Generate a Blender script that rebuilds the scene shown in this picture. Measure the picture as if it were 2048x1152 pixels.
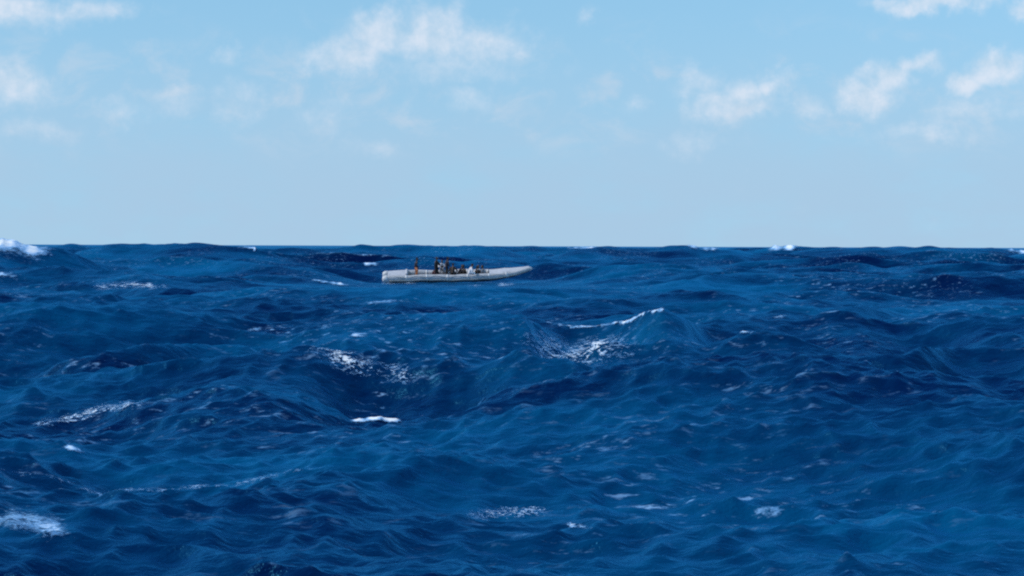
import bpy, bmesh, math, random
import numpy as np
from mathutils import Vector, Matrix, noise as mnoise

for o in list(bpy.data.objects):
    bpy.data.objects.remove(o)
scene = bpy.context.scene
COL = scene.collection
R = math.radians

# ------------------------------------------------------------------ camera
EYE = 2.1
F = 3982.0                      # focal length in pixels of a 2048 wide frame
cam_d = bpy.data.cameras.new('camera')
cam_d.sensor_width = 36.0
cam_d.lens = F / 2048 * 36
cam_d.clip_start = 0.1
cam_d.clip_end = 60000
cam = bpy.data.objects.new('camera', cam_d)
COL.objects.link(cam)
PITCH = math.atan((576 - 492) / F)
cam.matrix_world = (Matrix.Translation((0, 0, EYE)) @ Matrix.Rotation(math.pi / 2 - PITCH, 4, 'X')
                    @ Matrix.Rotation(R(0.2), 4, 'Z'))
scene.camera = cam
CAM_R = cam.matrix_world.to_3x3()


def ray(px, py):
    return (CAM_R @ Vector(((px - 1024) / F, (576 - py) / F, -1))).normalized()


# ------------------------------------------------------------------ sun, sky, exposure
SUN_EL, SUN_AZ = R(42), R(-92)           # azimuth measured from +Y towards +X
sun_dir = Vector((math.sin(SUN_AZ) * math.cos(SUN_EL), math.cos(SUN_AZ) * math.cos(SUN_EL), math.sin(SUN_EL)))
sl = bpy.data.lights.new('sun', 'SUN')
sl.energy = 3.6
sl.angle = R(0.53)
sl.color = (1.0, 0.95, 0.88)
sun = bpy.data.objects.new('sun', sl)
COL.objects.link(sun)
sun.rotation_euler = sun_dir.to_track_quat('Z', 'Y').to_euler()
sun.location = sun_dir * 300

world = bpy.data.worlds.new('World')
scene.world = world
world.use_nodes = True
NT = world.node_tree
NT.nodes.clear()


class Nodes:
    """small helper that adds nodes and wires their inputs"""
    def __init__(self, tree):
        self.t = tree

    def _set(self, sock, v):
        if isinstance(v, bpy.types.NodeSocket):
            self.t.links.new(v, sock)
        elif v is not None:
            sock.default_value = v

    def new(self, kind, **kw):
        n = self.t.nodes.new(kind)
        for k, v in kw.items():
            setattr(n, k, v)
        return n

    def math(self, op, a, b=None, c=None, clamp=False):
        n = self.new('ShaderNodeMath', operation=op, use_clamp=clamp)
        for i, v in enumerate((a, b, c)):
            self._set(n.inputs[i], v)
        return n.outputs[0]

    def vmath(self, op, a, b=None, out=0):
        n = self.new('ShaderNodeVectorMath', operation=op)
        self._set(n.inputs[0], a)
        self._set(n.inputs[1], b)
        return n.outputs[out]

    def mix(self, fac, a, b, blend='MIX'):
        n = self.new('ShaderNodeMix', data_type='RGBA', blend_type=blend)
        self._set(n.inputs[0], fac)
        self._set(n.inputs[6], a)
        self._set(n.inputs[7], b)
        return n.outputs[2]

    def noise(self, vec, scale, detail=4, rough=0.55, dist=0.0):
        n = self.new('ShaderNodeTexNoise')
        self._set(n.inputs['Vector'], vec)
        n.inputs['Scale'].default_value = scale
        n.inputs['Detail'].default_value = detail
        n.inputs['Roughness'].default_value = rough
        n.inputs['Distortion'].default_value = dist
        return n.outputs[0]

    def mapr(self, v, a, b, c=0.0, d=1.0, smooth=True):
        n = self.new('ShaderNodeMapRange', interpolation_type='SMOOTHSTEP' if smooth else 'LINEAR')
        self._set(n.inputs[0], v)
        for i, q in enumerate((a, b, c, d)):
            n.inputs[1 + i].default_value = q
        return n.outputs[0]

    def mapping(self, vec, scale=(1, 1, 1), rot=(0, 0, 0), loc=(0, 0, 0)):
        n = self.new('ShaderNodeMapping')
        self._set(n.inputs[0], vec)
        n.inputs['Location'].default_value = loc
        n.inputs['Rotation'].default_value = rot
        n.inputs['Scale'].default_value = scale
        return n.outputs[0]


W = Nodes(NT)
sky = W.new('ShaderNodeTexSky', sky_type='NISHITA')
sky.sun_disc = False
sky.sun_elevation = SUN_EL
sky.sun_rotation = -SUN_AZ
sky.altitude = 0
sky.air_density = 1.0
sky.dust_density = 0.3
sky.ozone_density = 2.0
geo = W.new('ShaderNodeTexCoord')
D = geo.outputs['Generated']
NT.links.new(W.vmath('NORMALIZE', W.vmath('ADD', W.vmath('MULTIPLY', D, (1, 1, 0.4)), (0, 0, 0.13))), sky.inputs[0])   # clean blue sea air right down to the horizon
sep = W.new('ShaderNodeSeparateXYZ')
NT.links.new(D, sep.inputs[0])
skycol = W.mix(1.0, sky.outputs[0], (0.775, 0.99, 1.01, 1), 'MULTIPLY')

# cumulus: clumps at given headings and heights, broken up by noise on the view direction
CLOUDS = [  # px, py, half width, half height, weight
    (690, 112, 85, 34, .95), (765, 70, 62, 44, 1.0), (868, 62, 66, 54, 1.0), (955, 92, 80, 46, .95), (1040, 104, 40, 26, .6),
    (900, 135, 160, 30, .55), (455, 112, 36, 24,   .6), (38, 168, 56, 44, .95), (40, 20, 90, 34, 1.0), (170, 22, 110, 26, .7),
    (235, 218, 40, 28, .46), (345, 205, 70, 34, .45), (470, 210, 55, 36, .46), (940, 208, 50, 30, .45), (660, 240, 70, 34, .4),
    (1160, 36, 24, 16, .55), (1440, 215, 56, 30, .85), (1500, 192, 50, 32, .95), (1548, 165, 26, 24, .8), (1395, 170, 48, 34, .7),
    (1730, 190, 52, 36, 1.0), (1775, 150, 44, 30, 1.0), (1830, 125, 40, 22, .9), (1930, 160, 36, 26, .95), (1990, 138, 48, 28, 1.0),
    (1860, 2, 110, 20, 1.0), (2046, 14, 34, 22, .9), (1620, 205, 40, 28, .6), (1950, 215, 90, 30, .6), (1880, 262, 110, 22, .5),
    (1380, 290, 90, 26, .42), (1280, 215, 30, 14, .4), (750, 300, 60, 22, .4), (60, 265, 80, 24, .45)]
warp = W.vmath('SUBTRACT', W.new('ShaderNodeTexNoise').outputs[1], (0.5, 0.5, 0.5))
wn = warp.node.inputs[0].links[0].from_node
NT.links.new(D, wn.inputs['Vector'])
wn.inputs['Scale'].default_value = 42
wn.inputs['Detail'].default_value = 5
wn.inputs['Roughness'].default_value = 0.62
sc = W.new('ShaderNodeVectorMath', operation='SCALE')
NT.links.new(warp, sc.inputs[0])
sc.inputs[3].default_value = 0.026
Dw = W.vmath('ADD', D, sc.outputs[0])
total = None
for (px, py, rx, ry, w) in CLOUDS:
    d = ray(px, py)
    v = W.vmath('SUBTRACT', Dw, tuple(d))
    v = W.vmath('MULTIPLY', v, (F / rx, F / rx, F / ry))
    q = W.vmath('LENGTH', v, out=1)
    g = W.mapr(q, 0.0, 2.0, w, 0.0)
    total = g if total is None else W.math('MAXIMUM', total, g)
# fair weather cumulus goes on all round the horizon
ring = W.math('MULTIPLY', W.mapr(sep.outputs[2], 0.02, 0.07), W.mapr(sep.outputs[2], 0.32, 0.16))
away = W.mapr(W.vmath('DOT_PRODUCT', D, (0, 1, 0), out=1), 0.955, 0.93)
gen = W.math('MULTIPLY', W.math('MULTIPLY', W.mapr(W.noise(D, 11, 3), 0.5, 0.68), ring), away)
total = W.math('MAXIMUM', total, gen)
fine = W.noise(D, 80, 6, 0.60)
fine2 = W.noise(W.vmath('ADD', D, (0.0035, 0, -0.005)), 80, 6, 0.60)
dens = W.math('ADD', total, W.math('MULTIPLY', W.math('SUBTRACT', fine, 0.5), 0.80))
cover = W.mapr(dens, 0.08, 1.08)
lit = W.math('SUBTRACT', fine, fine2)
bright = W.math('ADD', 0.62, W.math('MULTIPLY', lit, 2.2), clamp=True)
ccol = W.mix(bright, (3.5, 4.55, 5.55, 1), (5.7, 5.8, 6.3, 1))
cover = W.math('MULTIPLY', cover, 0.66)
# thin veil of humid air low over the sea
veil = W.math('MULTIPLY', W.mapr(W.noise(W.mapping(D, (1, 1, 2.2)), 16, 4, 0.6), -0.1, 0.6), W.mapr(sep.outputs[2], 0.13, 0.01))
sky2 = W.mix(W.math('MULTIPLY', veil, 0.95), skycol, (2.66, 3.90, 5.15, 1))
wisp = W.math('MULTIPLY', W.mapr(W.noise(W.mapping(D, (1, 1, 1.5)), 34, 6, 0.62, 0.4), 0.47, 0.74), W.math('MULTIPLY', W.mapr(sep.outputs[2], 0.035, 0.065), W.mapr(sep.outputs[2], 0.125, 0.075)))
sky2 = W.mix(W.math('MULTIPLY', wisp, 0.6), sky2, (3.7, 4.5, 5.4, 1))
final = W.mix(cover, sky2, ccol)
bg = W.new('ShaderNodeBackground')
NT.links.new(final, bg.inputs[0])
bg.inputs[1].default_value = 0.15
wo = W.new('ShaderNodeOutputWorld')
NT.links.new(bg.outputs[0], wo.inputs[0])

scene.view_settings.view_transform = 'Standard'
scene.view_settings.look = 'None'
scene.view_settings.exposure = 0.0
scene.view_settings.gamma = 1.0
scene.view_settings.use_curve_mapping = False
scene.render.engine = 'CYCLES'
scene.cycles.use_denoising = False
scene.cycles.max_bounces = 5
scene.cycles.sample_clamp_direct = 1.6
scene.cycles.sample_clamp_indirect = 3.0
scene.cycles.filter_width = 2.2


# ------------------------------------------------------------------ materials
def material(name):
    m = bpy.data.materials.new(name)
    m.use_nodes = True
    m.node_tree.nodes.clear()
    n = Nodes(m.node_tree)
    out = n.new('ShaderNodeOutputMaterial')
    return m, n, out


def simple(name, col, rough=0.7, var=0.18, scale=9.0, bump=0.0, spec=0.4):
    m, n, out = material(name)
    tc = n.new('ShaderNodeTexCoord').outputs['Object']
    f = n.noise(tc, scale, 5, 0.6)
    dark = tuple(c * (1 - var) for c in col) + (1,)
    lite = tuple(min(1, c * (1 + var)) for c in col) + (1,)
    b = n.new('ShaderNodeBsdfPrincipled')
    n._set(b.inputs['Base Color'], n.mix(n.mapr(f, 0.3, 0.7), dark, lite))
    b.inputs['Roughness'].default_value = rough
    b.inputs['Specular IOR Level'].default_value = spec
    if bump:
        bn = n.new('ShaderNodeBump')
        bn.inputs['Strength'].default_value = bump
        bn.inputs['Distance'].default_value = 0.02
        n._set(bn.inputs['Height'], n.noise(tc, scale * 3, 4))
        n._set(b.inputs['Normal'], bn.outputs[0])
    m.node_tree.links.new(b.outputs[0], out.inputs[0])
    return m


def foam_shader(n, vec, thick=None):
    b = n.new('ShaderNodeBsdfPrincipled')
    f = n.noise(vec, 3.0, 6, 0.65)
    thin = n.mix(n.mapr(f, 0.3, 0.7), (0.10, 0.36, 0.72, 1), (0.32, 0.58, 0.92, 1))
    n._set(b.inputs['Base Color'], thin if thick is None else n.mix(thick, thin, (0.84, 0.88, 0.92, 1)))
    b.inputs['Roughness'].default_value = 0.8
    b.inputs['Specular IOR Level'].default_value = 0.2
    return b


def water_material():
    m, n, out = material('sea_water')
    tc = n.new('ShaderNodeNewGeometry')
    P = tc.outputs['Position']
    fa = n.new('ShaderNodeAttribute', attribute_name='foam').outputs['Fac']
    # ripples in two crossing wind directions, then capillary grain
    r1 = n.noise(n.mapping(P, (0.75, 1.2, 0.5), (0, 0, R(-13))), 3.6, 5, 0.62)
    r2 = n.noise(n.mapping(P, (0.8, 1.2, 0.5), (0, 0, R(19))), 9.0, 4, 0.62)
    r3 = n.noise(n.mapping(P, (0.7, 1.2, 0.5), (0, 0, R(4))), 1.1, 3, 0.6)
    bh = n.math('ADD', n.math('MULTIPLY', r1, 0.06), n.math('MULTIPLY', r2, 0.028))
    bh = n.math('ADD', bh, n.math('MULTIPLY', r3, 0.17))
    bump = n.new('ShaderNodeBump')
    bump.inputs['Strength'].default_value = 0.85
    bump.inputs['Distance'].default_value = 1.0
    n._set(bump.inputs['Height'], bh)
    # body colour: deep blue, a little greener where air has been mixed in
    g = n.noise(n.mapping(P, (0.6, 1, 1)), 0.09, 7, 0.68)
    deep = n.mix(n.mapr(g, 0.40, 0.68), (0.0003, 0.0065, 0.048, 1), (0.0005, 0.074, 0.190, 1))
    air = n.math('MULTIPLY', n.mapr(n.noise(P, 0.5, 5, 0.65), 0.45, 0.75), n.mapr(fa, 0.0, 0.6))
    deep = n.mix(n.math('MULTIPLY', air, 0.5), deep, (0.02, 0.13, 0.24, 1))
    dif = n.new('ShaderNodeBsdfDiffuse')
    n._set(dif.inputs[0], deep)
    n._set(dif.inputs['Normal'], bump.outputs[0])
    gl = n.new('ShaderNodeBsdfGlossy')
    gl.inputs['Color'].default_value = (0.09, 0.54, 0.95, 1)
    gl.inputs['Roughness'].default_value = 0.30
    n._set(gl.inputs['Normal'], bump.outputs[0])
    fr = n.new('ShaderNodeFresnel')
    fr.inputs[0].default_value = 1.30
    n._set(fr.inputs['Normal'], bump.outputs[0])
    ms = n.new('ShaderNodeMixShader')
    n._set(ms.inputs[0], n.math('MULTIPLY', fr.outputs[0], 0.60))
    n._set(ms.inputs[1], dif.outputs[0])
    n._set(ms.inputs[2], gl.outputs[0])
    # foam: breaks up into lace where it thins out
    lace = n.noise(n.mapping(P, (0.7, 1, 1)), 2.1, 7, 0.7, 0.8)
    ridge = n.math('SUBTRACT', 1.0, n.math('MULTIPLY', n.math('ABSOLUTE', n.math('SUBTRACT', lace, 0.5)), 6.0))
    brk = n.math('SUBTRACT', n.noise(n.mapping(P, (0.8, 1, 1)), 1.3, 6, 0.72), 0.53)
    cov = n.math('ADD', n.math('MULTIPLY', fa, 1.0), n.math('MULTIPLY', n.math('SUBTRACT', ridge, 0.6), 0.45))
    cov = n.math('ADD', cov, n.math('MULTIPLY', brk, n.math('MULTIPLY', fa, 5.0)))
    cov = n.mapr(cov, 0.40, 1.1)
    # stray flecks and wind streaks
    fl = n.noise(n.mapping(P, (0.45, 1, 1), (0, 0, R(-10))), 6.0, 6, 0.72)
    pt = n.noise(P, 0.16, 3, 0.6)
    fleck = n.math('MULTIPLY', n.mapr(fl, 0.56, 0.68), n.mapr(pt, 0.42, 0.64))
    cov = n.math('MAXIMUM', cov, n.math('MULTIPLY', fleck, 0.65))
    cov = n.math('MULTIPLY', cov, 0.9)
    fb = foam_shader(n, P)
    ms2 = n.new('ShaderNodeMixShader')
    n._set(ms2.inputs[0], cov)
    n._set(ms2.inputs[1], ms.outputs[0])
    n._set(ms2.inputs[2], fb.outputs[0])
    m.node_tree.links.new(ms2.outputs[0], out.inputs[0])
    return m


M_WATER = water_material()

# ------------------------------------------------------------------ the sea: a wind sea of many crossing waves
rng = np.random.default_rng(11)
comps = []     # kx, ky, amplitude, phase, wavelength
WIND = math.atan2(-0.95, -0.22)
for lo, hi, num, rms, spread in ((13, 34, 34, 0.44, 0.42), (5, 13, 40, 0.22, 0.55), (1.8, 5, 46, 0.066, 0.7), (0.55, 1.8, 64, 0.028, 0.95), (0.2, 0.55, 70, 0.0165, 1.2)):
    lam = lo * (hi / lo) ** ((np.arange(num) + rng.random(num)) / num)
    a = lam ** 0.9
    a *= rms / math.sqrt((a ** 2).sum() / 2)
    th = WIND + rng.normal(0, spread, num)
    k = 2 * np.pi / lam
    for i in range(num):
        comps.append((k[i] * math.cos(th[i]), k[i] * math.sin(th[i]), a[i], rng.random() * 2 * np.pi, lam[i]))

# single ridges that stand out: distance of the crest line, fall of the face, width of the face, points of the crest as sighted from the eye
RIDGES = [
    (45.0, 1.15, 1.9, [(1040, 668), (1095, 657), (1200, 642), (1260, 634), (1312, 609), (1350, 622), (1430, 648), (1500, 668)]),
    (41.0, 0.28, 0.8, [(1040, 728), (1140, 712), (1190, 698), (1260, 688)]),
    (25.0, 0.42, 0.8, [(-60, 846), (120, 832), (250, 822), (330, 828), (420, 838)]),
    (26.0, 0.34, 1.0, [(560, 826), (650, 819), (740, 833), (845, 831), (960, 838), (1040, 846)]),
    (31.0, 0.55, 1.1, [(1230, 796), (1340, 764), (1440, 755), (1540, 770), (1680, 806)]),
    (37.0, 1.0, 1.7, [(-80, 712), (80, 705), (200, 698), (420, 688), (620, 690), (720, 700)]),
    (17.5, 0.42, 0.65, [(-80, 1014), (60, 1006), (150, 1002), (330, 988), (560, 984), (680, 992)]),
    (40.0, 0.95, 1.6, [(1560, 732), (1660, 710), (1760, 690), (1850, 690), (1960, 712), (2080, 726)]),
    (28.0, 0.42, 0.8, [(1740, 838), (1880, 812), (1960, 811), (2090, 790)]),
    (119.0, 1.8, 4.0, [(-500, 490), (-300, 482), (-90, 478), (0, 478), (50, 482), (90, 492), (180, 500), (300, 505), (400, 508)]),
    (172.0, 1.6, 5.0, [(0, 494), (90, 490), (180, 489), (260, 487), (330, 486), (400, 486), (480, 489), (560, 491), (660, 496)]),
    (60.0, 0.8, 2.2, [(1500, 640), (1600, 622), (1720, 606), (1840, 612), (2000, 634)]),
    (66.0, 0.8, 2.2, [(60, 618), (200, 600), (330, 592), (460, 604), (560, 616)]),
    (90.0, 0.9, 3.0, [(1180, 572), (1330, 556), (1500, 545), (1650, 556), (1760, 566)]),
]
_r = random.Random(8)
for (_a, _b, _d) in ((520, 1180, 238), (980, 1640, 212), (1420, 2240, 262), (-120, 700, 290), (600, 1500, 330), (1300, 2200, 350)):
    RIDGES.append((_d, 0.9, _r.uniform(4, 6), [(px, 491.8 + (px - 1024) * 0.0035 + _r.uniform(-3.0, 3.0)) for px in range(_a, _b + 1, 33)]))
CRESTS = []
_r = random.Random(5)
for k in range(60):                            # swell crests that make up the visible horizon
    _y = _r.uniform(220, 460)
    CRESTS.append((_y * (-0.31 + 0.62 * (k + _r.random()) / 60), _y, _r.uniform(4, 9), _r.uniform(4, 8), _r.uniform(0.6, 1.25), R(_r.uniform(-6, 6))))
BOAT = (-4.05, 147.0)
BOAT_Z = -0.48


def sea(x, y, spacing):
    """displaced positions and the pinch (how hard the surface is folded) of sea points"""
    x = x.astype(np.float32)
    y = y.astype(np.float32)
    dx = np.zeros_like(x); dy = np.zeros_like(x); zl = np.zeros_like(x); zs = np.zeros_like(x)
    jxx = np.zeros_like(x); jyy = np.zeros_like(x); jxy = np.zeros_like(x)
    rr = np.hypot(x, y)
    near = 0.85 + 0.15 * np.clip((rr - 55) / 60, 0, 1)
    for (kx, ky, a, ph, lam) in comps:
        w = np.clip((lam / spacing - 2.0) / 2.0, 0, 1)
        if lam < 8:
            lim = 60 + lam * 140
            w = w * np.clip((lim * 1.5 - rr) / (lim * 0.5), 0, 1)
        if lam > 8:
            w = w * near
        p = kx * x + ky * y + ph
        s = np.sin(p) * (w * a)
        c = np.cos(p) * (w * a)
        kk = math.hypot(kx, ky)
        q = 1.0 if lam > 0.55 else 0.6
        dx -= q * kx / kk * s
        dy -= q * ky / kk * s
        if lam > 6:
            zl += c
        else:
            zs += c
        jxx -= q * kx * kx / kk * c
        jyy -= q * ky * ky / kk * c
        jxy -= q * kx * ky / kk * c
    x = x + dx
    y = y + dy
    for (cx, cy, ln, wd, h, hd) in CRESTS:
        m = (np.abs(x - cx) < 3 * ln) & (np.abs(y - cy) < 6 * wd)
        ux, uy = math.cos(hd), math.sin(hd)
        u = (x[m] - cx) * ux + (y[m] - cy) * uy
        v = -(x[m] - cx) * uy + (y[m] - cy) * ux
        vv = np.where(v < 0, v / wd, v / (wd * 1.7))
        zl[m] += h * np.exp(-(u / ln) ** 2) * (np.exp(-np.abs(vv) ** 1.5) - 0.45 * np.exp(-((v + wd * 2.0) / (wd * 1.1)) ** 2))
    for (dist, fall, wd, pts) in RIDGES:
        ps = []
        for (px, py) in pts:
            d = ray(px, py)
            ps.append(d * (dist / d.y) + Vector((0, 0, EYE)))
        xs = np.array([p.x for p in ps]); zs_ = np.array([p.z for p in ps])
        m = (x > xs[0]) & (x < xs[-1]) & (np.abs(y - dist) < 5 * wd)
        xm = x[m]
        span = xs[-1] - xs[0]
        # smooth the sighted profile a little and let the crest wander in plan
        g = np.linspace(xs[0], xs[-1], 160)
        gz = np.interp(g, xs, zs_)
        k = np.hanning(11); k /= k.sum()
        gz = np.convolve(np.pad(gz, 5, mode='edge'), k, mode='valid')
        top = np.interp(xm, g, gz)
        yc = dist + wd * (0.5 * np.sin(xm * 3.1 / span * 2 + dist) + 0.22 * np.sin(xm * 13.0 / span + 2 * dist))
        v = y[m] - yc
        end = np.clip(np.minimum(xm - xs[0], xs[-1] - xm) / (0.34 * span), 0, 1)
        end = end * end * (3 - 2 * end)
        w = 0.97 * end * np.exp(-np.where(v < 0, v / (wd * 2.0), v / (wd * 3.0)) ** 2)
        vv = np.where(v < 0, -v / wd, v / (wd * 1.8))
        prof = top - fall * (1 - np.exp(-vv ** 1.15))
        zl[m] = zl[m] * (1 - w) + w * prof
        zs[m] = zs[m] * (1 - 0.25 * w)
    z = zl + zs
    # the dinghy rides in a slack between crests
    bx, by = BOAT
    w = np.exp(-(((x - bx) / 9.0) ** 2 + ((y - by) / 7.0) ** 2) ** 2)
    lane = np.exp(-((x - bx * y / by) / 9.0) ** 4) * np.clip((y - 35) / 30, 0, 1) * np.clip((170 - y) / 20, 0, 1)
    lim = EYE - (EYE - BOAT_Z + 0.55) * y / by
    z = np.where(z > lim, z + (lim - z) * 0.93 * lane, z)
    z = z * (1 - 0.85 * w) + w * (BOAT_Z * 0.95 - 0.06)
    jac = (1 + jxx) * (1 + jyy) - jxy ** 2
    return x, y, z, jac


def build_sea():
    ang = np.concatenate([np.linspace(-180, -22, 24)[:-1], np.linspace(-22, -19, 12)[:-1], np.linspace(-19, 19, 660),
                          np.linspace(19, 22, 12)[1:], np.linspace(22, 180, 24)[1:-1]])
    ang = np.radians(ang)
    rad = np.concatenate([np.geomspace(0.6, 11, 24)[:-1], 11 * np.exp(np.arange(0, math.log(650 / 11), 0.0034)),
                          np.geomspace(652, 9000, 240), [14000, 25000]])
    nr, na = len(rad), len(ang)
    RR, AA = np.meshgrid(rad, ang, indexing='ij')
    sp = np.maximum(np.gradient(rad)[:, None] * 0.8, RR * np.gradient(ang)[None, :]).astype(np.float32)
    X, Y, Z, J = sea((RR * np.sin(AA)).ravel(), (RR * np.cos(AA)).ravel(), sp.ravel())
    far = np.clip((RR.ravel() - 2500) / 4000, 0, 1)
    Z = Z * (1 - far)
    co = np.stack([X, Y, Z], 1).astype(np.float32)
    i = np.arange(nr - 1)[:, None] * na
    j = np.arange(na)[None, :]
    j2 = (j + 1) % na
    quads = np.stack([i + j, i + na + j, i + na + j2, i + j2], -1).reshape(-1, 4)[:, ::-1]
    me = bpy.data.meshes.new('sea')
    nv, nf = len(co), len(quads)
    me.vertices.add(nv)
    me.vertices.foreach_set('co', co.ravel())
    me.loops.add(nf * 4)
    me.loops.foreach_set('vertex_index', quads.astype(np.int32).ravel())
    me.polygons.add(nf)
    me.polygons.foreach_set('loop_start', np.arange(0, nf * 4, 4, dtype=np.int32))
    me.update(calc_edges=True)
    me.shade_smooth()
    foam = np.clip((0.48 - J) / 0.45, 0, 1)
    me.attributes.new('foam', 'FLOAT', 'POINT').data.foreach_set('value', foam.astype(np.float32))
    me.materials.append(M_WATER)
    ob = bpy.data.objects.new('sea', me)
    COL.objects.link(ob)
    ob['kind'] = 'structure'
    ob['label'] = 'rough deep blue open sea with short steep waves'
    return ob


SEA = build_sea()


# ------------------------------------------------------------------ helpers for things
def link(name, me, mat=None, parent=None, smooth=False):
    if mat is not None and not me.materials:
        me.materials.append(mat)
    if smooth:
        me.shade_smooth()
    ob = bpy.data.objects.new(name, me)
    COL.objects.link(ob)
    ob.parent = parent
    return ob


def from_bm(name, bm):
    me = bpy.data.meshes.new(name)
    bm.normal_update()
    bm.to_mesh(me)
    bm.free()
    return me


def sweep(bm, pts, radii, seg=20, cap=True, squash=1.0):
    """a round tube through points"""
    rings = []
    n = len(pts)
    for i in range(n):
        t = (pts[min(i + 1, n - 1)] - pts[max(i - 1, 0)]).normalized()
        side = t.cross(Vector((0, 0, 1)))
        side = side.normalized() if side.length > 1e-4 else Vector((0, 1, 0))
        up = side.cross(t).normalized()
        rings.append([bm.verts.new(pts[i] + radii[i] * (side * math.cos(a) + up * math.sin(a) * squash))
                      for a in (2 * math.pi * j / seg for j in range(seg))])
    for a, b in zip(rings, rings[1:]):
        for j in range(seg):
            bm.faces.new((a[j], a[(j + 1) % seg], b[(j + 1) % seg], b[j]))
    if cap:
        bm.faces.new(rings[0][::-1])
        bm.faces.new(rings[-1])


def box(bm, c, s, bevel=0.0):
    r = bmesh.ops.create_cube(bm, size=1, matrix=Matrix.Translation(c) @ Matrix.Diagonal((*s, 1)))
    if bevel:
        es = list({e for v in r['verts'] for e in v.link_edges})
        bmesh.ops.bevel(bm, geom=es, offset=bevel, segments=2, affect='EDGES', profile=0.5)


# ------------------------------------------------------------------ the dinghy
HEEL, YAW, TRIM = R(11), R(3), R(-1.0)
boat = bpy.data.objects.new('inflatable_boat', None)
COL.objects.link(boat)
boat.matrix_world = (Matrix.Translation((BOAT[0], BOAT[1], BOAT_Z + 0.19)) @ Matrix.Rotation(YAW, 4, 'Z')
                     @ Matrix.Rotation(TRIM, 4, 'Y') @ Matrix.Rotation(HEEL, 4, 'X'))
boat['label'] = 'long pale grey inflatable rubber dinghy with raised pointed bow carrying people on the sea'
boat['category'] = 'boat'
BM_W = boat.matrix_world.copy()

M_RUBBER = simple('grey_rubber', (0.39, 0.40, 0.43), 0.5, 0.18, 2.2, 0.15)
M_RUBBER_END = simple('pale_rubber', (0.52, 0.54, 0.57), 0.5, 0.07, 3.0, 0.1)
M_STRIP = simple('dark_shade_rubber', (0.10, 0.105, 0.115), 0.6)  # dark tone stands in for shade under tubes and hull
M_PLY = simple('plywood', (0.26, 0.17, 0.09), 0.7, 0.3, 12)
M_ROPE = simple('rope', (0.45, 0.43, 0.38), 0.9)
M_CANVAS = simple('canvas', (0.40, 0.42, 0.48), 0.8, 0.1, 5, 0.3)

TR, BEAM = 0.285, 0.86


def tube_line(side, u):
    """centre of a side tube at u along the boat (metres from amidships), and its radius"""
    y = BEAM
    z = 0.19
    r = TR
    if u > 1.0:
        t = (u - 1.0) / 4.45
        y = BEAM * math.sqrt(max(0.0, 1 - t ** 2.4)) * (1 - 0.25 * t) + 0.04
        z += 0.46 * t ** 2.2
        r = TR * (1 - 0.55 * t ** 1.6)
    # a soft, under-inflated tube is never quite straight
    z += 0.022 * math.sin(u * 1.7 + side) + 0.012 * math.sin(u * 4.1)
    return Vector((u, side * y, z)), r


for side in (-1, 1):
    us = [-5.15 + i * 0.1 for i in range(107)]
    us = [u for u in us if u < 5.45] + [5.45]
    pr = [tube_line(side, u) for u in us]
    bm = bmesh.new()
    rad = [r * (1 + 0.012 * math.sin(u * 9)) for (p, r), u in zip(pr, us)]
    sweep(bm, [p for p, r in pr], rad, 24)
    tube = link('side_tube', from_bm('side_tube', bm), M_RUBBER, boat, True)
    # blunt rounded end abaft the transom
    bm = bmesh.new()
    ep, er = tube_line(side, -5.15)
    ps, rs = [], []
    for i in range(9):
        a = i / 8 * math.pi / 2
        ps.append(ep + Vector((-0.38 * math.sin(a) + 0.02, 0, 0)))
        rs.append(max(0.02, er * 1.03 * math.cos(a) ** 0.55))
    sweep(bm, ps, rs, 24)
    link('end_cone', from_bm('end_cone', bm), M_RUBBER_END, tube, True)
    # glued bands where the air chambers meet
    for u in (-3.75, -2.25, -0.75, 0.75, 2.3, 3.6):
        bm = bmesh.new()
        q = [tube_line(side, u + d) for d in (-0.07, 0, 0.07)]
        sweep(bm, [p for p, r in q], [r + 0.008 for p, r in q], 24)
        link('seam_band', from_bm('seam_band', bm), M_RUBBER_END, tube, True)
    # dark strip that paints shade onto the tube's underside
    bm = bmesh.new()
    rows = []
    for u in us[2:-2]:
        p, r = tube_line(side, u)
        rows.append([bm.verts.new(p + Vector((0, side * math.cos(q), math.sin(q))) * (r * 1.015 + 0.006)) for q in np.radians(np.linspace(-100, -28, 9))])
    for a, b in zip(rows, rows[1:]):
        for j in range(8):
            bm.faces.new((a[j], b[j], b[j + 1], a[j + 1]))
    link('shade_strip', from_bm('shade_strip', bm), M_STRIP, tube, True)
    # rubbing strake on the outside
    bm = bmesh.new()
    ps = []
    for u in us[2:-4]:
        p, r = tube_line(side, u)
        ps.append(p + Vector((0, side * (r + 0.004), -0.05)))
    sweep(bm, ps, [0.028] * len(ps), 8)
    link('rubbing_strake', from_bm('rubbing_strake', bm), M_ROPE, tube, True)
    # grab line looped along the tube top
    bm = bmesh.new()
    ps = []
    for u in [x * 0.12 - 4.6 for x in range(66)]:
        p, r = tube_line(side, u)
        a = R(52) - R(22) * abs(math.sin((u + 4.6) / 0.75 * math.pi / 2))
        ps.append(p + Vector((0, side * math.cos(a), math.sin(a))) * (r + 0.014))
    sweep(bm, ps, [0.011] * len(ps), 6)
    link('grab_line', from_bm('grab_line', bm), M_ROPE, tube, True)

# fabric bottom, coloured dark as underside shade, drawn up between the tubes at the bow
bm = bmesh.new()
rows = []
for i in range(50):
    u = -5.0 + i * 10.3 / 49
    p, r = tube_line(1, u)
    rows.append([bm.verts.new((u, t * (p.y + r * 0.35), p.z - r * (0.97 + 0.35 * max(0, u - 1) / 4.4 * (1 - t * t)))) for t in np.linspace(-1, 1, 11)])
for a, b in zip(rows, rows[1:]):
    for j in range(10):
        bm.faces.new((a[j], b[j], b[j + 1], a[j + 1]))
link('hull_bottom', from_bm('hull_bottom', bm), M_STRIP, boat, True)

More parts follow.
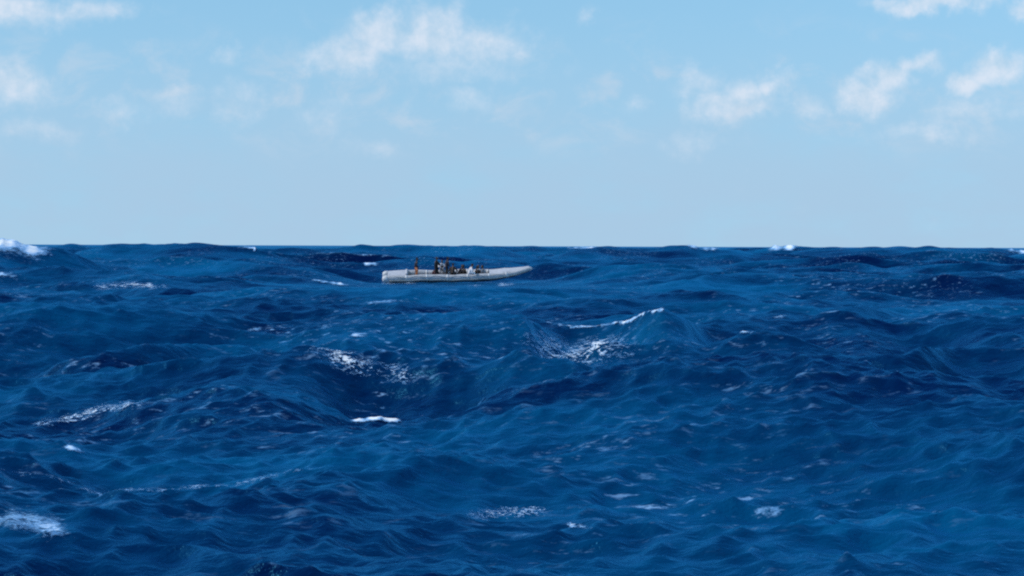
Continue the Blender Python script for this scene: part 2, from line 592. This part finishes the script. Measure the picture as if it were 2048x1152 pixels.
# plywood floor in boards, transom, canvas decks at bow and stern
for i in range(6):
    bm = bmesh.new()
    box(bm, (-4.3 + i * 1.22, 0, 0.045 + 0.004 * (i % 2)), (1.2, 1.25, 0.03), 0.006)
    link('floor_board', from_bm('floor_board', bm), M_PLY, boat)
bm = bmesh.new()
box(bm, (-4.95, 0, 0.29), (0.05, 1.2, 0.46), 0.01)
link('transom', from_bm('transom', bm), M_CANVAS, boat)


def deck(name, u0, u1, crown, inset=0.0):
    bm = bmesh.new()
    rows = []
    for i in range(15):
        u = u0 + (u1 - u0) * i / 14
        p, r = tube_line(1, u)
        row = []
        for j in range(13):
            t = j / 12 * 2 - 1
            z = p.z + r * 0.86 + crown * (1 - t * t) + 0.012 * math.sin(7 * u + 5 * t)
            row.append(bm.verts.new((u, t * (abs(p.y) + inset), z)))
        rows.append(row)
    for a, b in zip(rows, rows[1:]):
        for j in range(12):
            bm.faces.new((a[j], b[j], b[j + 1], a[j + 1]))
    return link(name, from_bm(name, bm), M_CANVAS, boat, True)


deck('bow_cover', 2.35, 5.3, 0.10)
deck('stern_cover', -5.12, -3.75, 0.16)
# lashed-up end of the stern cover
bm = bmesh.new()
ps = [Vector((-3.72, y, 0.52 + 0.05 * math.cos(y * 2))) for y in np.linspace(-0.8, 0.8, 17)]
sweep(bm, ps, [0.085 + 0.015 * math.sin(5 * p.y) for p in ps], 12)
link('cover_roll', from_bm('cover_roll', bm), M_CANVAS, boat, True)

# ------------------------------------------------------------------ people in the dinghy


def unit_sphere(sub):
    bm = bmesh.new()
    bmesh.ops.create_icosphere(bm, subdivisions=sub, radius=1)
    co = np.array([v.co[:] for v in bm.verts])
    fa = np.array([[v.index for v in f.verts] for f in bm.faces])
    bm.free()
    return co, fa


SPH = {1: unit_sphere(1), 2: unit_sphere(2), 3: unit_sphere(3)}


def blob_mesh(name, chains, voxel, ratio):
    """one continuous skin round chains of (point, radius)"""
    vs, fs, base = [], [], 0

    def put(sub, p, rr):
        nonlocal base
        co, fa = SPH[sub]
        vs.append(co * np.array(rr) + np.array(p[:]))
        fs.append(fa + base)
        base += len(co)
    for ch in chains:
        if len(ch) == 1:
            (p, r) = ch[0]
            put(2, p, r)
            continue
        for (a, ra), (b, rb) in zip(ch, ch[1:]):
            a, b = Vector(a), Vector(b)
            n = max(2, int((b - a).length / (min(ra, rb) * 0.45)) + 1)
            for i in range(n + 1):
                t = i / n
                put(2 if ra > 0.03 else 1, a.lerp(b, t), (ra + (rb - ra) * t,) * 3)
    me = bpy.data.meshes.new(name + '_raw')
    me.from_pydata(np.concatenate(vs).tolist(), [], np.concatenate(fs).tolist())
    ob = bpy.data.objects.new('raw', me)
    md = ob.modifiers.new('r', 'REMESH')
    md.mode = 'VOXEL'
    md.voxel_size = voxel
    sm = ob.modifiers.new('s', 'SMOOTH')
    sm.iterations = 2
    dc = ob.modifiers.new('d', 'DECIMATE')
    dc.ratio = ratio
    COL.objects.link(ob)
    dg = bpy.context.evaluated_depsgraph_get()
    out = bpy.data.meshes.new_from_object(ob.evaluated_get(dg))
    out.name = name
    bpy.data.objects.remove(ob)
    bpy.data.meshes.remove(me)
    return out


V = Vector
LEGS = {
    'stand': [((0.02, .09, .90), (.05, .11, .48), (0, .12, .08)), ((0.0, -.09, .90), (.03, -.12, .48), (-.06, -.13, .08))],
    'step': [((0.02, .09, .90), (.04, .12, .48), (0, .14, .08)), ((0.0, -.10, .90), (.10, -.44, .72), (.06, -.60, .34))],
    'bench': [((.02, .09, .10), (.43, .13, .10), (.45, .13, -.30)), ((.02, -.09, .10), (.42, -.14, .09), (.47, -.15, -.30))],
    'floor': [((.02, .09, .10), (.36, .15, .38), (.50, .14, .07)), ((.02, -.09, .10), (.38, -.13, .36), (.55, -.14, .07))],
}
ARMS = {
    'down': [((-.02, .27, -.27), (.06, .28, -.50)), ((.0, -.27, -.27), (.12, -.27, -.49))],
    'knees': [((.12, .27, -.22), (.34, .15, -.28)), ((.10, -.27, -.22), (.34, -.14, -.30))],
    'hold': [((.05, .30, -.24), (.22, .30, -.42)), ((-.10, -.28, -.24), (-.04, -.36, -.46))],
    'raise': [((.02, .27, -.26), (.10, .24, -.48)), ((.10, -.30, .16), (.12, -.24, .42))],
    'fold': [((.06, .25, -.26), (.26, .02, -.20)), ((.06, -.25, -.26), (.27, -.02, -.24))],
}


def person(pos, face, legs, arms, lean, skin, top, bottom, label, long_legs=True, look=(0.0, 0.0), scale=1.0, side=0.0, hair='hair_black', sleeves=True):
    """pos in boat coordinates, face = heading in degrees relative to the bow, lean forward / side in metres at the neck"""
    pz = 0.94 if legs in ('stand', 'step') else 0.11
    pel = V((0, 0, pz))
    neck = V((lean, side, pz + math.sqrt(max(0.05, 0.50 ** 2 - lean ** 2 - side ** 2))))
    mid = pel.lerp(neck, 0.45) + V((-0.03, 0, 0))
    chest = pel.lerp(neck, 0.76)
    ax = (neck - pel).normalized()
    head = neck + ax * 0.10 + V((0.03 + look[0], look[1], 0.10))
    sh = [neck - ax * 0.06 + V((0, s * 0.175, 0)) for s in (1, -1)]
    body, shirt, trou = [], [], []
    torso = [(pel, .125), (mid, .115), (chest, .125), (neck - ax * .05, .075)]
    body += [torso, [(neck - ax * .06, .06), (neck + ax * .06, .054), (head - V((0, 0, .06)), .058)]]
    for s in (.07, -.07):
        body.append([(pel + V((0, s, 0)), .105), (chest + V((0, s, 0)), .10), (neck - ax * .07 + V((0, s, 0)), .07)])
        shirt.append([(pel + V((0, s, -.02)), .125), (mid + V((0, s, 0)), .120), (chest + V((0, s, 0)), .122), (neck - ax * .05 + V((0, s * .8, 0)), .084)])
    trou.append([(pel + V((0, .07, -.02)), .122), (pel + V((0, -.07, -.02)), .122)])
    # head with brow, nose, jaw, ears
    body += [[(head, (.092, .076, .112))], [(head + V((.035, 0, -.055)), (.058, .052, .060))],
             [(head + V((.092, 0, -.005)), (.014, .012, .026))], [(head + V((.102, 0, -.025)), (.017, .017, .012))],
             [(head + V((.075, 0, .03)), (.018, .055, .012))], [(head + V((.086, 0, -.066)), (.011, .024, .010))]]
    for s in (1, -1):
        body.append([(head + V((-.005, s * .078, -.012)), (.020, .010, .030))])
    for i, s in enumerate((1, -1)):
        el = sh[i] + V(ARMS[arms][i][0]) + V((0, -s * .175, 0)) * 0.55
        wr = sh[i] + V(ARMS[arms][i][1]) + V((0, -s * .175, 0)) * 0.55
        body.append([(sh[i], .056), (sh[i].lerp(el, .5), .048), (el, .040), (el.lerp(wr, .35), .041), (wr, .028)])
        end = 1.0 if sleeves else 0.0
        ch = [(sh[i] - V((0, s * .04, .01)), .070), (sh[i].lerp(el, .55), .062)]
        if sleeves:
            ch += [(el, .055), (el.lerp(wr, .82), .046)]
        shirt.append(ch)
        # hand: palm, four unequal bent fingers, thumb off the side
        d = (wr - el).normalized()
        acr = d.cross(V((0, 0, 1)))
        acr = acr.normalized() if acr.length > .1 else V((0, 1, 0))
        nrm = acr.cross(d).normalized()
        palm = wr + d * .05
        body.append([(wr, .027), (palm, .030)])
        for k in range(4):
            root = palm + d * .03 + acr * (k - 1.5) * .020
            ln = (.066, .076, .072, .056)[k]
            m1 = root + d * ln * .5 - nrm * .006
            body.append([(root - d * .03, .011), (root, .010), (m1, .0092), (m1 + d * ln * .4 - nrm * .026, .008)])
        th = wr + d * .022 - acr * .026
        body.append([(th, .013), (th - acr * .024 + d * .026, .011), (th - acr * .028 + d * .055 - nrm * .012, .009)])
    for i, s in enumerate((1, -1)):
        hip, kn, an = [V(q) for q in LEGS[legs][i]]
        hip = V((hip.x, hip.y, hip.z))
        fw = V((1, 0, 0)) if legs != 'step' or i == 0 else V((.8, -.3, -.3))
        toe = an + fw * .15 + V((0, s * .03, -.04))
        body.append([(hip, .088), (hip.lerp(kn, .5), .074), (kn, .056), (kn.lerp(an, .35), .055), (an, .037)])
        body.append([(an + V((-.03, 0, -.035)), .036), (an + fw * .07 + V((0, 0, -.035)), .036), (toe, .030)])
        ch = [(hip, .108), (hip.lerp(kn, .5), .092), (kn, .076)]
        if long_legs:
            ch += [(kn.lerp(an, .85), .060)]
        trou.append(ch)
    e = bpy.data.objects.new('person', None)
    COL.objects.link(e)
    wp = BM_W @ V(pos)
    e.matrix_world = Matrix.Translation(wp) @ Matrix.Rotation(YAW + R(face), 4, 'Z') @ Matrix.Rotation(HEEL * 0.4 * math.sin(R(face)), 4, 'Y') @ Matrix.Scale(scale, 4)
    e['label'] = label
    e['category'] = 'person'
    e['group'] = 'people in the rubber dinghy'
    link('body', blob_mesh('body', body, 0.011, 0.4), skin, e, True)
    link('shirt', blob_mesh('shirt', shirt, 0.016, 0.6), top, e, True)
    link('trousers' if long_legs else 'shorts', blob_mesh('trousers', trou, 0.016, 0.6), bottom, e, True)
    hb = [[(head + V((-.022, 0, .030)), (.090, .082, .098))], [(head + V((-.045, 0, -.01)), (.062, .078, .075))]]
    link('hair', blob_mesh('hair', hb, 0.014, 0.6), M_HAIR, e, True)
    return e


M_HAIR = simple('hair_black', (0.010, 0.009, 0.009), 0.8)
M_SKIN = simple('skin_brown', (0.085, 0.045, 0.028), 0.55, 0.08)
M_SKIN2 = simple('skin_light_brown', (0.17, 0.095, 0.06), 0.55, 0.08)
M_NAVY = simple('navy_cloth', (0.010, 0.014, 0.030), 0.9, 0.25, 12, 0.4)
M_BLACK = simple('black_cloth', (0.008, 0.008, 0.010), 0.9, 0.25, 12, 0.4)
M_MAROON = simple('maroon_cloth', (0.05, 0.014, 0.02), 0.9, 0.25, 12, 0.4)
M_WHITE = simple('white_cloth', (0.66, 0.68, 0.74), 0.9, 0.08, 12, 0.4)
M_GREY = simple('grey_cloth', (0.22, 0.24, 0.28), 0.9, 0.15, 12, 0.4)
M_TAN = simple('tan_cloth', (0.30, 0.11, 0.05), 0.9, 0.15, 12, 0.4)
FL = 0.065
TOP = 0.19 + TR

person((-3.06, -0.42, FL), 4, 'step', 'down', .06, M_SKIN, M_NAVY, M_TAN,
       'person in navy top standing nearest the stern, one rust-coloured trouser leg over the near tube', scale=0.91)
person((-1.52, -0.35, FL), -30, 'stand', 'fold', .04, M_SKIN, M_BLACK, M_BLACK,
       'tallest person amidships, standing in black clothes left of the seated white shirt', scale=0.91)
person((-0.80, 0.10, FL), 20, 'stand', 'down', .05, M_SKIN, M_NAVY, M_BLACK,
       'person in navy standing right of the seated white shirt', scale=0.86)
person((-1.10, 0.80, TOP), -92, 'bench', 'knees', .18, M_SKIN, M_WHITE, M_GREY,
       'person in white shirt seated on the far tube between the two standing amidships', scale=.84)
person((-1.78, -0.12, FL + .02), -20, 'floor', 'knees', .18, M_SKIN, M_MAROON, M_BLACK,
       'person in dark red top crouched at the feet of the tallest person')
person((-0.38, -0.78, TOP), 75, 'bench', 'knees', .16, M_SKIN, M_BLACK, M_BLACK,
       'hunched person in black seated on the near tube amidships, back to the viewer', scale=.92)
person((0.12, 0.25, FL + .02), 10, 'floor', 'knees', .20, M_SKIN, M_NAVY, M_BLACK,
       'person in navy seated low on the floor just right of amidships')
person((0.60, 0.05, FL + .02), 190, 'floor', 'fold', .12, M_SKIN, M_BLACK, M_BLACK,
       'person in black seated on the floor behind the leaning person in white')
person((0.86, -0.82, TOP), 20, 'bench', 'hold', .20, M_SKIN2, M_WHITE, M_WHITE,
       'person all in white seated on the near tube, leaning towards the bow', scale=.88)
person((1.34, -0.20, FL + .02), 0, 'floor', 'knees', .10, M_SKIN, M_BLACK, M_BLACK,
       'person in black seated on the floor just ahead of the leaning person in white', scale=.95)
person((1.62, 0.42, FL + .02), -100, 'floor', 'knees', .22, M_SKIN, M_WHITE, M_BLACK,
       'hunched person in white top seated low beside the far tube near the bow', scale=.9)
person((2.05, 0.0, FL + .02), 170, 'floor', 'knees', .14, M_SKIN, M_GREY, M_BLACK,
       'person in grey top seated nearest the bow, facing the stern', scale=.95)

# ------------------------------------------------------------------ breaking crests and foam
bpy.context.view_layer.update()


def on_sea(px, py):
    ok, loc, nor, _ = SEA.ray_cast(V((0, 0, EYE)), ray(px, py))
    return (loc, nor) if ok else (None, None)


def foam_material():
    """foam that thins out to lace and holes, opened up by its cover attribute"""
    m, n, out = material('whitecap_foam')
    P = n.new('ShaderNodeNewGeometry').outputs['Position']
    cov = n.new('ShaderNodeAttribute', attribute_name='cover').outputs['Fac']
    gr = n.new('ShaderNodeAttribute', attribute_name='grain').outputs['Fac']
    lac = n.new('ShaderNodeAttribute', attribute_name='lacy').outputs['Fac']
    sv = n.new('ShaderNodeVectorMath', operation='SCALE')
    n._set(sv.inputs[0], n.mapping(P, (0.62, 1.0, 1.3)))
    n._set(sv.inputs[3], gr)
    v = sv.outputs[0]
    a = n.noise(v, 1.0, 5, 0.68, 0.7)
    b = n.noise(v, 2.3, 5, 0.7, 0.4)
    lace = n.math('MULTIPLY', n.math('SUBTRACT', n.math('ADD', n.math('MULTIPLY', a, 0.65), n.math('MULTIPLY', b, 0.35)), 0.5), 3.4)
    strand = n.math('SUBTRACT', 1.0, n.math('MULTIPLY', n.math('ABSOLUTE', n.math('SUBTRACT', a, 0.5)), 20.0))
    strand = n.math('SUBTRACT', n.math('MAXIMUM', strand, -1.2), n.mapr(b, 0.56, 0.36, 0.0, 1.2))
    sm = n.new('ShaderNodeMix')
    n._set(sm.inputs[0], n.mapr(lac, 0.25, 0.5))
    n._set(sm.inputs[2], lace)
    n._set(sm.inputs[3], strand)
    lace = sm.outputs[0]
    k = n.math('ADD', cov, n.math('MULTIPLY', n.math('SUBTRACT', lace, n.math('MULTIPLY', lac, 0.75)), n.math('ADD', 0.55, lac)))
    al = n.math('MULTIPLY', n.mapr(k, 0.26, 0.9), n.math('SUBTRACT', 0.96, n.math('MULTIPLY', lac, 0.35)))
    fb = foam_shader(n, v, n.mapr(k, 0.65, 1.3))
    tr = n.new('ShaderNodeBsdfTransparent')
    ms = n.new('ShaderNodeMixShader')
    n._set(ms.inputs[0], al)
    n._set(ms.inputs[1], tr.outputs[0])
    n._set(ms.inputs[2], fb.outputs[0])
    m.node_tree.links.new(ms.outputs[0], out.inputs[0])
    return m


M_CAP = foam_material()
SEA_CO = np.empty(len(SEA.data.vertices) * 3, np.float32)
SEA.data.vertices.foreach_get('co', SEA_CO)
SEA_CO = SEA_CO.reshape(-1, 3)
SEA_Q = np.empty(len(SEA.data.polygons) * 4, np.int32)
SEA.data.loops.foreach_get('vertex_index', SEA_Q)
SEA_Q = SEA_Q.reshape(-1, 4)
_c = (SEA_CO - np.array((0, 0, EYE), np.float32)) @ np.array(CAM_R, dtype=np.float32)
_d = np.where(_c[:, 2] < -1, -_c[:, 2], 1e9)
SEA_PX = 1024 + _c[:, 0] / _d * F
SEA_PY = 576 - _c[:, 1] / _d * F
SEA_DIST = _d


def whitecap(label, path, width, lacy, seed, rise=0.0, strength=1.0, taper=True, depth=0.12, crest=None):
    """a patch of the sea's own surface lifted into foam along a broken crest"""
    pts = []
    whole = path
    if crest:
        path = [(a[0] + (b[0] - a[0]) * t, a[1]) for a, b in zip(path, path[1:]) for t in (0, .25, .5, .75)] + [path[-1]]
    for (px, py) in path:
        if crest:                                    # find the top of the crest between two distances
            c = np.where((np.abs(SEA_PX - px) < 3) & (SEA_DIST > crest[0]) & (SEA_DIST < crest[1]))[0]
            c = c[SEA_PY[c].argmin()]
            pts.append((px, SEA_PY[c] + width * 0.55, SEA_DIST[c] - 0.3))
            continue
        for k in range(12):
            p, n = on_sea(px, py + k * 1.5)
            if p is not None and p.y < 700:
                break
        pts.append((px, py, p.y))
    lo_x, hi_x = min(p[0] for p in pts) - 3 * width, max(p[0] for p in pts) + 3 * width
    sel = np.where((SEA_PX > lo_x) & (SEA_PX < hi_x) & (SEA_DIST < 900) & (SEA_PY > min(p[1] for p in pts) - 40)
                   & (SEA_PY < max(p[1] for p in pts) + 40))[0]
    x, y, d = SEA_PX[sel], SEA_PY[sel], SEA_DIST[sel]
    best = np.full(len(sel), 1e9)
    along = np.zeros(len(sel))
    dep = np.zeros(len(sel))
    tot = sum(math.dist(a[:2], b[:2]) for a, b in zip(pts, pts[1:]))
    run = 0.0
    for a, b in zip(pts, pts[1:]):
        L = math.dist(a[:2], b[:2])
        t = np.clip(((x - a[0]) * (b[0] - a[0]) + (y - a[1]) * (b[1] - a[1])) / L ** 2, 0, 1)
        q = np.hypot((x - a[0] - t * (b[0] - a[0])) * 0.6, y - a[1] - t * (b[1] - a[1]))
        m = q < best
        best[m] = q[m]
        along[m] = (run + t[m] * L) / tot
        dep[m] = a[2] + t[m] * (b[2] - a[2])
        run += L
    cov = np.exp(-(best / width) ** 2) * strength
    if taper:
        cov *= np.clip(np.minimum(along, 1 - along) / 0.18, 0.25, 1) ** 0.5
    wob = np.array([mnoise.noise(V((q * tot / (width * 7), seed * 3.1, 0))) + 0.6 * mnoise.noise(V((q * tot / (width * 2.5), seed * 3.1, 9))) for q in along])
    cov *= np.clip(0.90 + 0.8 * wob, 0.0, 1.25)
    cov *= np.clip(2.0 - np.abs(d - dep) / (depth * dep + 0.6), 0, 1)
    full = np.zeros(len(SEA_CO), np.float32)
    full[sel] = cov
    mask = full > 0.05
    qs = SEA_Q[mask[SEA_Q].all(1)]
    if len(qs):                                      # keep the one connected sheet
        ids, inv = np.unique(qs.ravel(), return_inverse=True)
        lab = np.arange(len(ids))
        fq = inv.reshape(-1, 4)
        while True:
            mn = lab[fq].min(1)
            new = lab.copy()
            for j in range(4):
                np.minimum.at(new, fq[:, j], mn)
            new = new[new]
            if (new == lab).all():
                break
            lab = new
        fl = lab[fq[:, 0]]
        wt = np.bincount(fl, weights=full[qs].mean(1))
        qs = qs[fl == wt.argmax()]
    if not len(qs):
        return None
    ids, inv = np.unique(qs.ravel(), return_inverse=True)
    co = SEA_CO[ids].astype(np.float64)
    c = full[ids]
    pxm = SEA_DIST[ids] / F                         # metres per frame pixel there
    rn = np.random.default_rng(seed)
    bumpy = np.array([mnoise.noise(V((p[0], p[1] * 0.4, seed)) / (11 * w_)) + 0.45 * mnoise.noise(V((p[0], p[1], seed)) / (3.5 * w_)) for p, w_ in zip(co, pxm)])
    co[:, 2] += pxm * (0.6 + c * (1.2 + rise * (0.6 + bumpy) + 1.3 * np.abs(bumpy)))
    me = bpy.data.meshes.new('whitecap')
    me.from_pydata(co.tolist(), [], inv.reshape(-1, 4).tolist())
    me.attributes.new('cover', 'FLOAT', 'POINT').data.foreach_set('value', c.astype(np.float32))
    g = float(np.median(1 / pxm)) / (10.0 + 12.0 * min(1.0, lacy / 0.5))
    me.attributes.new('grain', 'FLOAT', 'POINT').data.foreach_set('value', np.full(len(ids), g, np.float32))
    me.attributes.new('lacy', 'FLOAT', 'POINT').data.foreach_set('value', np.full(len(ids), lacy, np.float32))
    ob = link('whitecap', me, M_CAP, None, True)
    ob['label'] = label
    ob['category'] = 'whitecap'
    ob['group'] = 'breaking wave crests'
    return ob


whitecap('bright thin curl of foam on the wave below and left of the dinghy', [(665, 822), (700, 829), (740, 836), (790, 837), (845, 834)], 4, 0.1, 1, 2, 1.3, crest=(24.8, 27.5))
whitecap('foam line climbing to a sharp white peak right of the dinghy', [(1095, 657), (1150, 649), (1200, 642), (1260, 632), (1290, 622), (1312, 607), (1325, 615)], 4, 0.3, 2, 0.6, 1.2, False, crest=(42, 48))
whitecap('tangle of lacy foam strands under the sharp white peak', [(1080, 718), (1140, 716), (1180, 700), (1245, 690)], 18, 0.45, 3, 0, 1.1, crest=(38.5, 42.5))
whitecap('tattered foam tumbling down the wave in the middle of the sea', [(650, 700), (700, 725), (760, 740), (830, 752)], 15, 0.5, 4, 0, 1.0, depth=0.3)
whitecap('speckled white foam line near the right edge of the sea', [(1815, 820), (1880, 810), (1960, 812), (2060, 795)], 10, 0.45, 5, 0, 1.1, crest=(26.5, 29.5))
whitecap('broad foam patch at the lower left edge of the sea', [(-40, 1035), (50, 1040), (140, 1068)], 26, 0.28, 6, 0, 1.15)
whitecap('big white breaker standing above the horizon at far left', [(-60, 494), (-20, 490), (20, 494), (50, 490), (84, 498)], 14, 0.2, 7, 3.2, 1.9, crest=(108, 130))
whitecap('white crest at the left edge just below the big breaker', [(-40, 551), (15, 550), (40, 552)], 6, 0.2, 8, 2)
whitecap('short bright foam streak sloping down just left of the dinghy', [(625, 561), (655, 566), (695, 571)], 3, 0.2, 9, 1)
whitecap('small white crest on the horizon left of the dinghy', [(478, 491), (495, 490), (515, 492)], 4, 0.1, 10, 2, 1.3, crest=(140, 450))
whitecap('brightest white crest on the horizon right of the dinghy', [(1543, 503), (1565, 503), (1590, 503)], 6, 0.0, 11, 3, 1.3, crest=(140, 450))
whitecap('thin white crest left of the brightest crest on the right horizon', [(1365, 506), (1400, 505), (1440, 504)], 4, 0.3, 12, 1, crest=(140, 450))
whitecap('white crest cut by the right edge at the horizon', [(2012, 500), (2040, 500), (2070, 500)], 5, 0.1, 13, 2, 1.2, crest=(140, 450))
whitecap('small foam lick on the water under the bow', [(995, 571), (1030, 570)], 3, 0.4, 14, 1)
whitecap('faint foam strip on the water below the middle of the dinghy', [(935, 573), (968, 572)], 2.5, 0.4, 15, 0, 0.8)
whitecap('foam flecks on the crest right of centre in the sea', [(1315, 772), (1370, 762), (1450, 758)], 6, 0.45, 16, crest=(29, 33))
whitecap('string of small foam bits on the wave at left of the sea', [(80, 850), (150, 838), (220, 832), (290, 828)], 8, 0.45, 17, 0, 0.85, crest=(23.5, 26.5))
whitecap('short foam dab left of the stern', [(725, 529), (755, 530)], 3.5, 0.2, 18, 1)
whitecap('dotted foam low in the middle of the sea', [(950, 1030), (1010, 1025), (1085, 1020)], 9, 0.5, 19, 0, 0.75)
whitecap('thin wash along the waterline under the stern', [(765, 566), (800, 565), (830, 566)], 3, 0.5, 20, 0)
whitecap('long faint foam streak below the dinghy, left part', [(700, 612), (770, 604), (850, 600)], 4, 0.3, 21, 0, 0.9)
whitecap('thin broken foam line at left of the middle sea', [(485, 660), (540, 662), (592, 668)], 4, 0.3, 22, 0, 0.95)
whitecap('small foam fleck right of the tattered foam', [(700, 672), (740, 670)], 5, 0.3, 23)
whitecap('thin foam strand above the lacy tangle', [(1085, 670), (1110, 678), (1145, 684)], 3, 0.2, 24)
whitecap('faint white crest on the horizon right above the bow', [(1130, 505), (1160, 505), (1190, 504)], 3.5, 0.2, 25, 0, 1.0, crest=(140, 450))
whitecap('short foam dab in the dark hollow right of centre', [(1460, 664), (1500, 664)], 4, 0.2, 26)
whitecap('tiny foam dab beside the dark hollow, upper right', [(1525, 636), (1580, 632)], 4, 0.35, 27)
whitecap('small foam dab on the wave near the right edge', [(1950, 662), (1985, 668)], 4, 0.2, 28)
whitecap('faint foam band far right, upper sea', [(1800, 577), (1860, 576), (1920, 576)], 4, 0.4, 29, 0, 0.9)
whitecap('pale foam line along the lowest wave at left', [(0, 1002), (200, 996), (400, 988), (640, 986)], 5, 0.4, 30, 0, 0.6, crest=(16.3, 18.6))
whitecap('small bright dab on the near wave at far left', [(130, 893), (165, 905)], 6, 0.15, 31)
whitecap('broken foam fleck row at lower centre right', [(1130, 1050), (1180, 1056)], 6, 0.35, 32)
whitecap('faint speckled foam on the far wave at left', [(200, 575), (260, 570), (330, 575)], 6, 0.45, 33, 0, 0.9)
